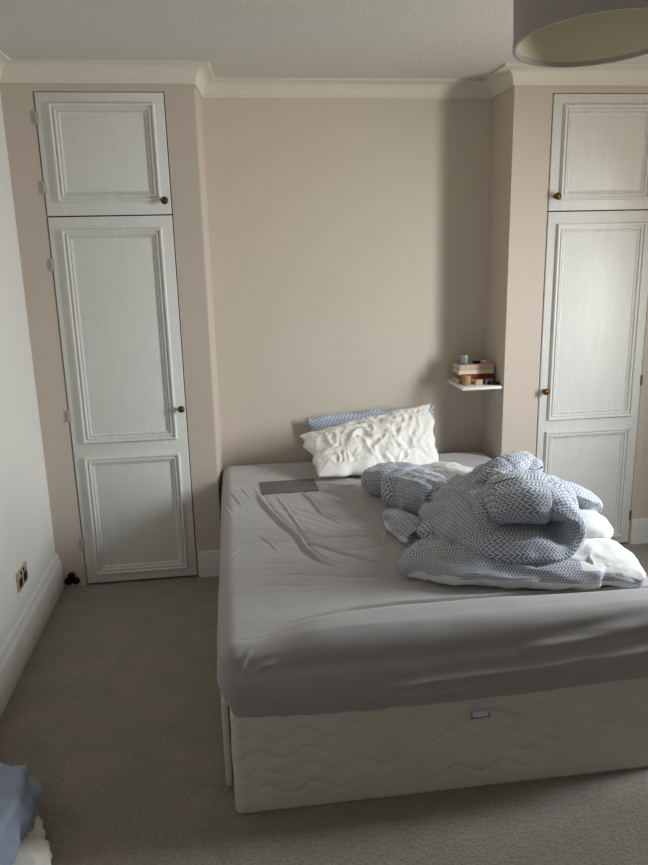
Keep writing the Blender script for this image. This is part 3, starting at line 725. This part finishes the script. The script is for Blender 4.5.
# ================================================================== WALL SOCKET
t = thing('wall_socket', 'double wall socket with metal plate and black inserts on white wall', 'socket', (XL, 3.166, 0.343))
b = MB(); b.bbox(0, 0.007, -0.076, 0.076, -0.044, 0.044, 0.002); autosmooth(b.build('plate', M_SOCKETPLATE, t))
for s in (-1, 1):
    b = MB(); b.bbox(0.0068, 0.0085, s*0.036-0.024, s*0.036+0.024, -0.032, 0.008, 0.0008); ins = b.build('insert', M_BLACK, t); ins['label'] = 'black socket face'
    b = MB()
    for (dy, dz, hy, hz) in ((0, 0.002, 0.002, 0.004), (-0.011, -0.015, 0.0035, 0.002), (0.011, -0.015, 0.0035, 0.002)):
        b.box(0.0086, 0.0089, s*0.036+dy-hy, s*0.036+dy+hy, dz-hz, dz+hz)
    b.build('pin_hole', M_RUBBER, ins)
    b = MB(); b.bbox(0.0068, 0.0105, s*0.020-0.007, s*0.020+0.007, 0.018, 0.036, 0.0015); autosmooth(b.build('switch', M_BLACK, t))

# ================================================================== BLACK TREFOIL ON THE PIER
b = MB()
def disc(cx, cz, r): b.lathe([(0, 0), (r, 0), (r, -0.010), (r*0.8, -0.014), (0, -0.014)], (cx, 0, cz), 'Y', 24)
disc(0, 0.017, 0.021); disc(-0.0185, -0.012, 0.0215); disc(0.0185, -0.012, 0.0215); disc(0, 0, 0.018)
o = b.build('trefoil_stop', M_BLACK); o.location = (-0.922, D1-0.0005, 0.046)
tag(o, 'small black three-lobed piece at the foot of the left pier', 'door stop')

# ================================================================== CEILING LAMP
LX, LY, LR, LZ, LH = 0.9056, 1.820, 0.200, 2.197, 0.24
t = thing('pendant_lamp', 'grey fabric drum lamp shade hanging from the ceiling', 'lamp', (LX, LY, H))
t.rotation_euler = (-0.058, -0.011, 0)
zb = LZ-H
b = MB(); b.lathe([(LR, zb), (LR, zb+LH), (LR-0.0012, zb+LH), (LR-0.0012, zb)], (0, 0, 0), 'Z', 96, close=True); sh = autosmooth(b.build('lamp_shade', M_SHADE_OUT, t), 30)
b = MB(); b.lathe([(LR-0.0016, zb+0.002), (LR-0.0016, zb+LH-0.002), (LR-0.0024, zb+LH-0.002), (LR-0.0024, zb+0.002)], (0, 0, 0), 'Z', 96, close=True); o = autosmooth(b.build('lining', M_SHADE_IN, sh), 30); o['label'] = 'pale lining inside the shade'
for zz, nm in ((zb, 'lower_rim'), (zb+LH-0.010, 'upper_rim')):
    b = MB(); b.lathe([(LR+0.0015, zz-0.002), (LR+0.0015, zz+0.010), (LR-0.005, zz+0.010), (LR-0.005, zz-0.002)], (0, 0, 0), 'Z', 96, close=True); autosmooth(b.build(nm, M_SHADE_OUT, sh), 30)
b = MB(); a = radians(150); b.tube([(cos(a)*(LR-0.004), sin(a)*(LR-0.004), zb+0.004), (cos(a)*(LR-0.004), sin(a)*(LR-0.004), zb+LH-0.004)], 0.0022, 6); b.build('seam', M_SHADE_OUT, sh)
b = MB()
for k in range(3):
    a = 2*pi*k/3+0.4; b.tube([(0.02*cos(a), 0.02*sin(a), zb+LH-0.02), ((LR-0.003)*cos(a), (LR-0.003)*sin(a), zb+LH-0.006)], 0.0018, 6)
b.lathe([(0.022, zb+LH-0.022), (0.022, zb+LH-0.018), (0.018, zb+LH-0.018), (0.018, zb+LH-0.022)], (0, 0, 0), 'Z', 20, close=True)
b.build('spider_ring', M_BRACKET, t)
b = MB(); b.lathe([(0.017, zb+LH-0.06), (0.018, zb+LH-0.01), (0.012, zb+LH), (0.004, zb+LH+0.004)], (0, 0, 0), 'Z', 18); b.build('lamp_holder', M_SHELF, t, True)
b = MB(); b.lathe([(0.0, zb+LH-0.155), (0.014, zb+LH-0.151), (0.027, zb+LH-0.135), (0.030, zb+LH-0.115), (0.024, zb+LH-0.09), (0.014, zb+LH-0.07), (0.013, zb+LH-0.058), (0, zb+LH-0.058)], (0, 0, 0), 'Z', 20); b.build('bulb', M_BULB, t, True)
b = MB(); b.tube([(0, 0, zb+LH), (0, 0, -0.02)], 0.003, 8); b.build('cord', M_SHELF, t)
b = MB(); b.lathe([(0.0, -0.028), (0.02, -0.026), (0.045, -0.012), (0.048, 0)], (0, 0, 0), 'Z', 28); b.build('ceiling_rose', M_SHELF, t, True)

# ================================================================== CLOTHES ON THE FLOOR
def heap(name, m, pts, label, cat, seed, wr=0.02):
    """a soft heap lofted along stations (x, y, z, half width, half height)"""
    V, F, UV = loft(pts, (0, 0, 1), 60, 56, seed, wr)
    out = []
    for v in V:
        n = 0.016*(1-2.4*abs(noise.noise(Vector((v.x*8+seed, v.y*14, v.z*9)))))+0.006*(1-2*abs(noise.noise(Vector((v.x*26, v.y*22, v.z*22+seed)))))
        c = Vector(pts[len(pts)//2][:3]); d = (v-c); d = d.normalized() if d.length > 0.01 else Vector((0, 0, 1))
        q = v+d*n; q.z = max(0.004, q.z); q.x = max(XL+0.03, q.x); out.append(q)
    ob = obj(name, out, F, m, None, True); bm = bmesh.new(); bm.from_mesh(ob.data); bmesh.ops.remove_doubles(bm, verts=bm.verts[:], dist=0.0006)
    bmesh.ops.recalc_face_normals(bm, faces=bm.faces[:]); bm.to_mesh(ob.data); bm.free()
    return tag(ob, label, cat)
heap('blue_shirt', M_SHIRT, [(-0.90, 1.60, .06, .10, .06), (-0.85, 1.78, .10, .14, .10), (-0.82, 1.95, .11, .14, .11), (-0.82, 2.06, .09, .11, .08), (-0.84, 2.12, .05, .05, .03)],
     'crumpled pale blue shirt heaped on the carpet by the left wall', 'shirt', 2)
heap('white_shirt', M_SHIRTW, [(-0.66, 1.50, .03, .07, .03), (-0.655, 1.65, .035, .075, .035), (-0.68, 1.82, .03, .055, .03), (-0.71, 1.99, .025, .035, .02)],
     'white cotton garment lying on the carpet beside the blue shirt', 'shirt', 8)
heap('brown_slipper', M_BROWN, [(-0.86, 1.40, .20, .05, .02), (-0.82, 1.48, .21, .06, .03), (-0.79, 1.56, .20, .04, .02)],
     'brown suede item on the heap of clothes', 'slipper', 5, 0.006)
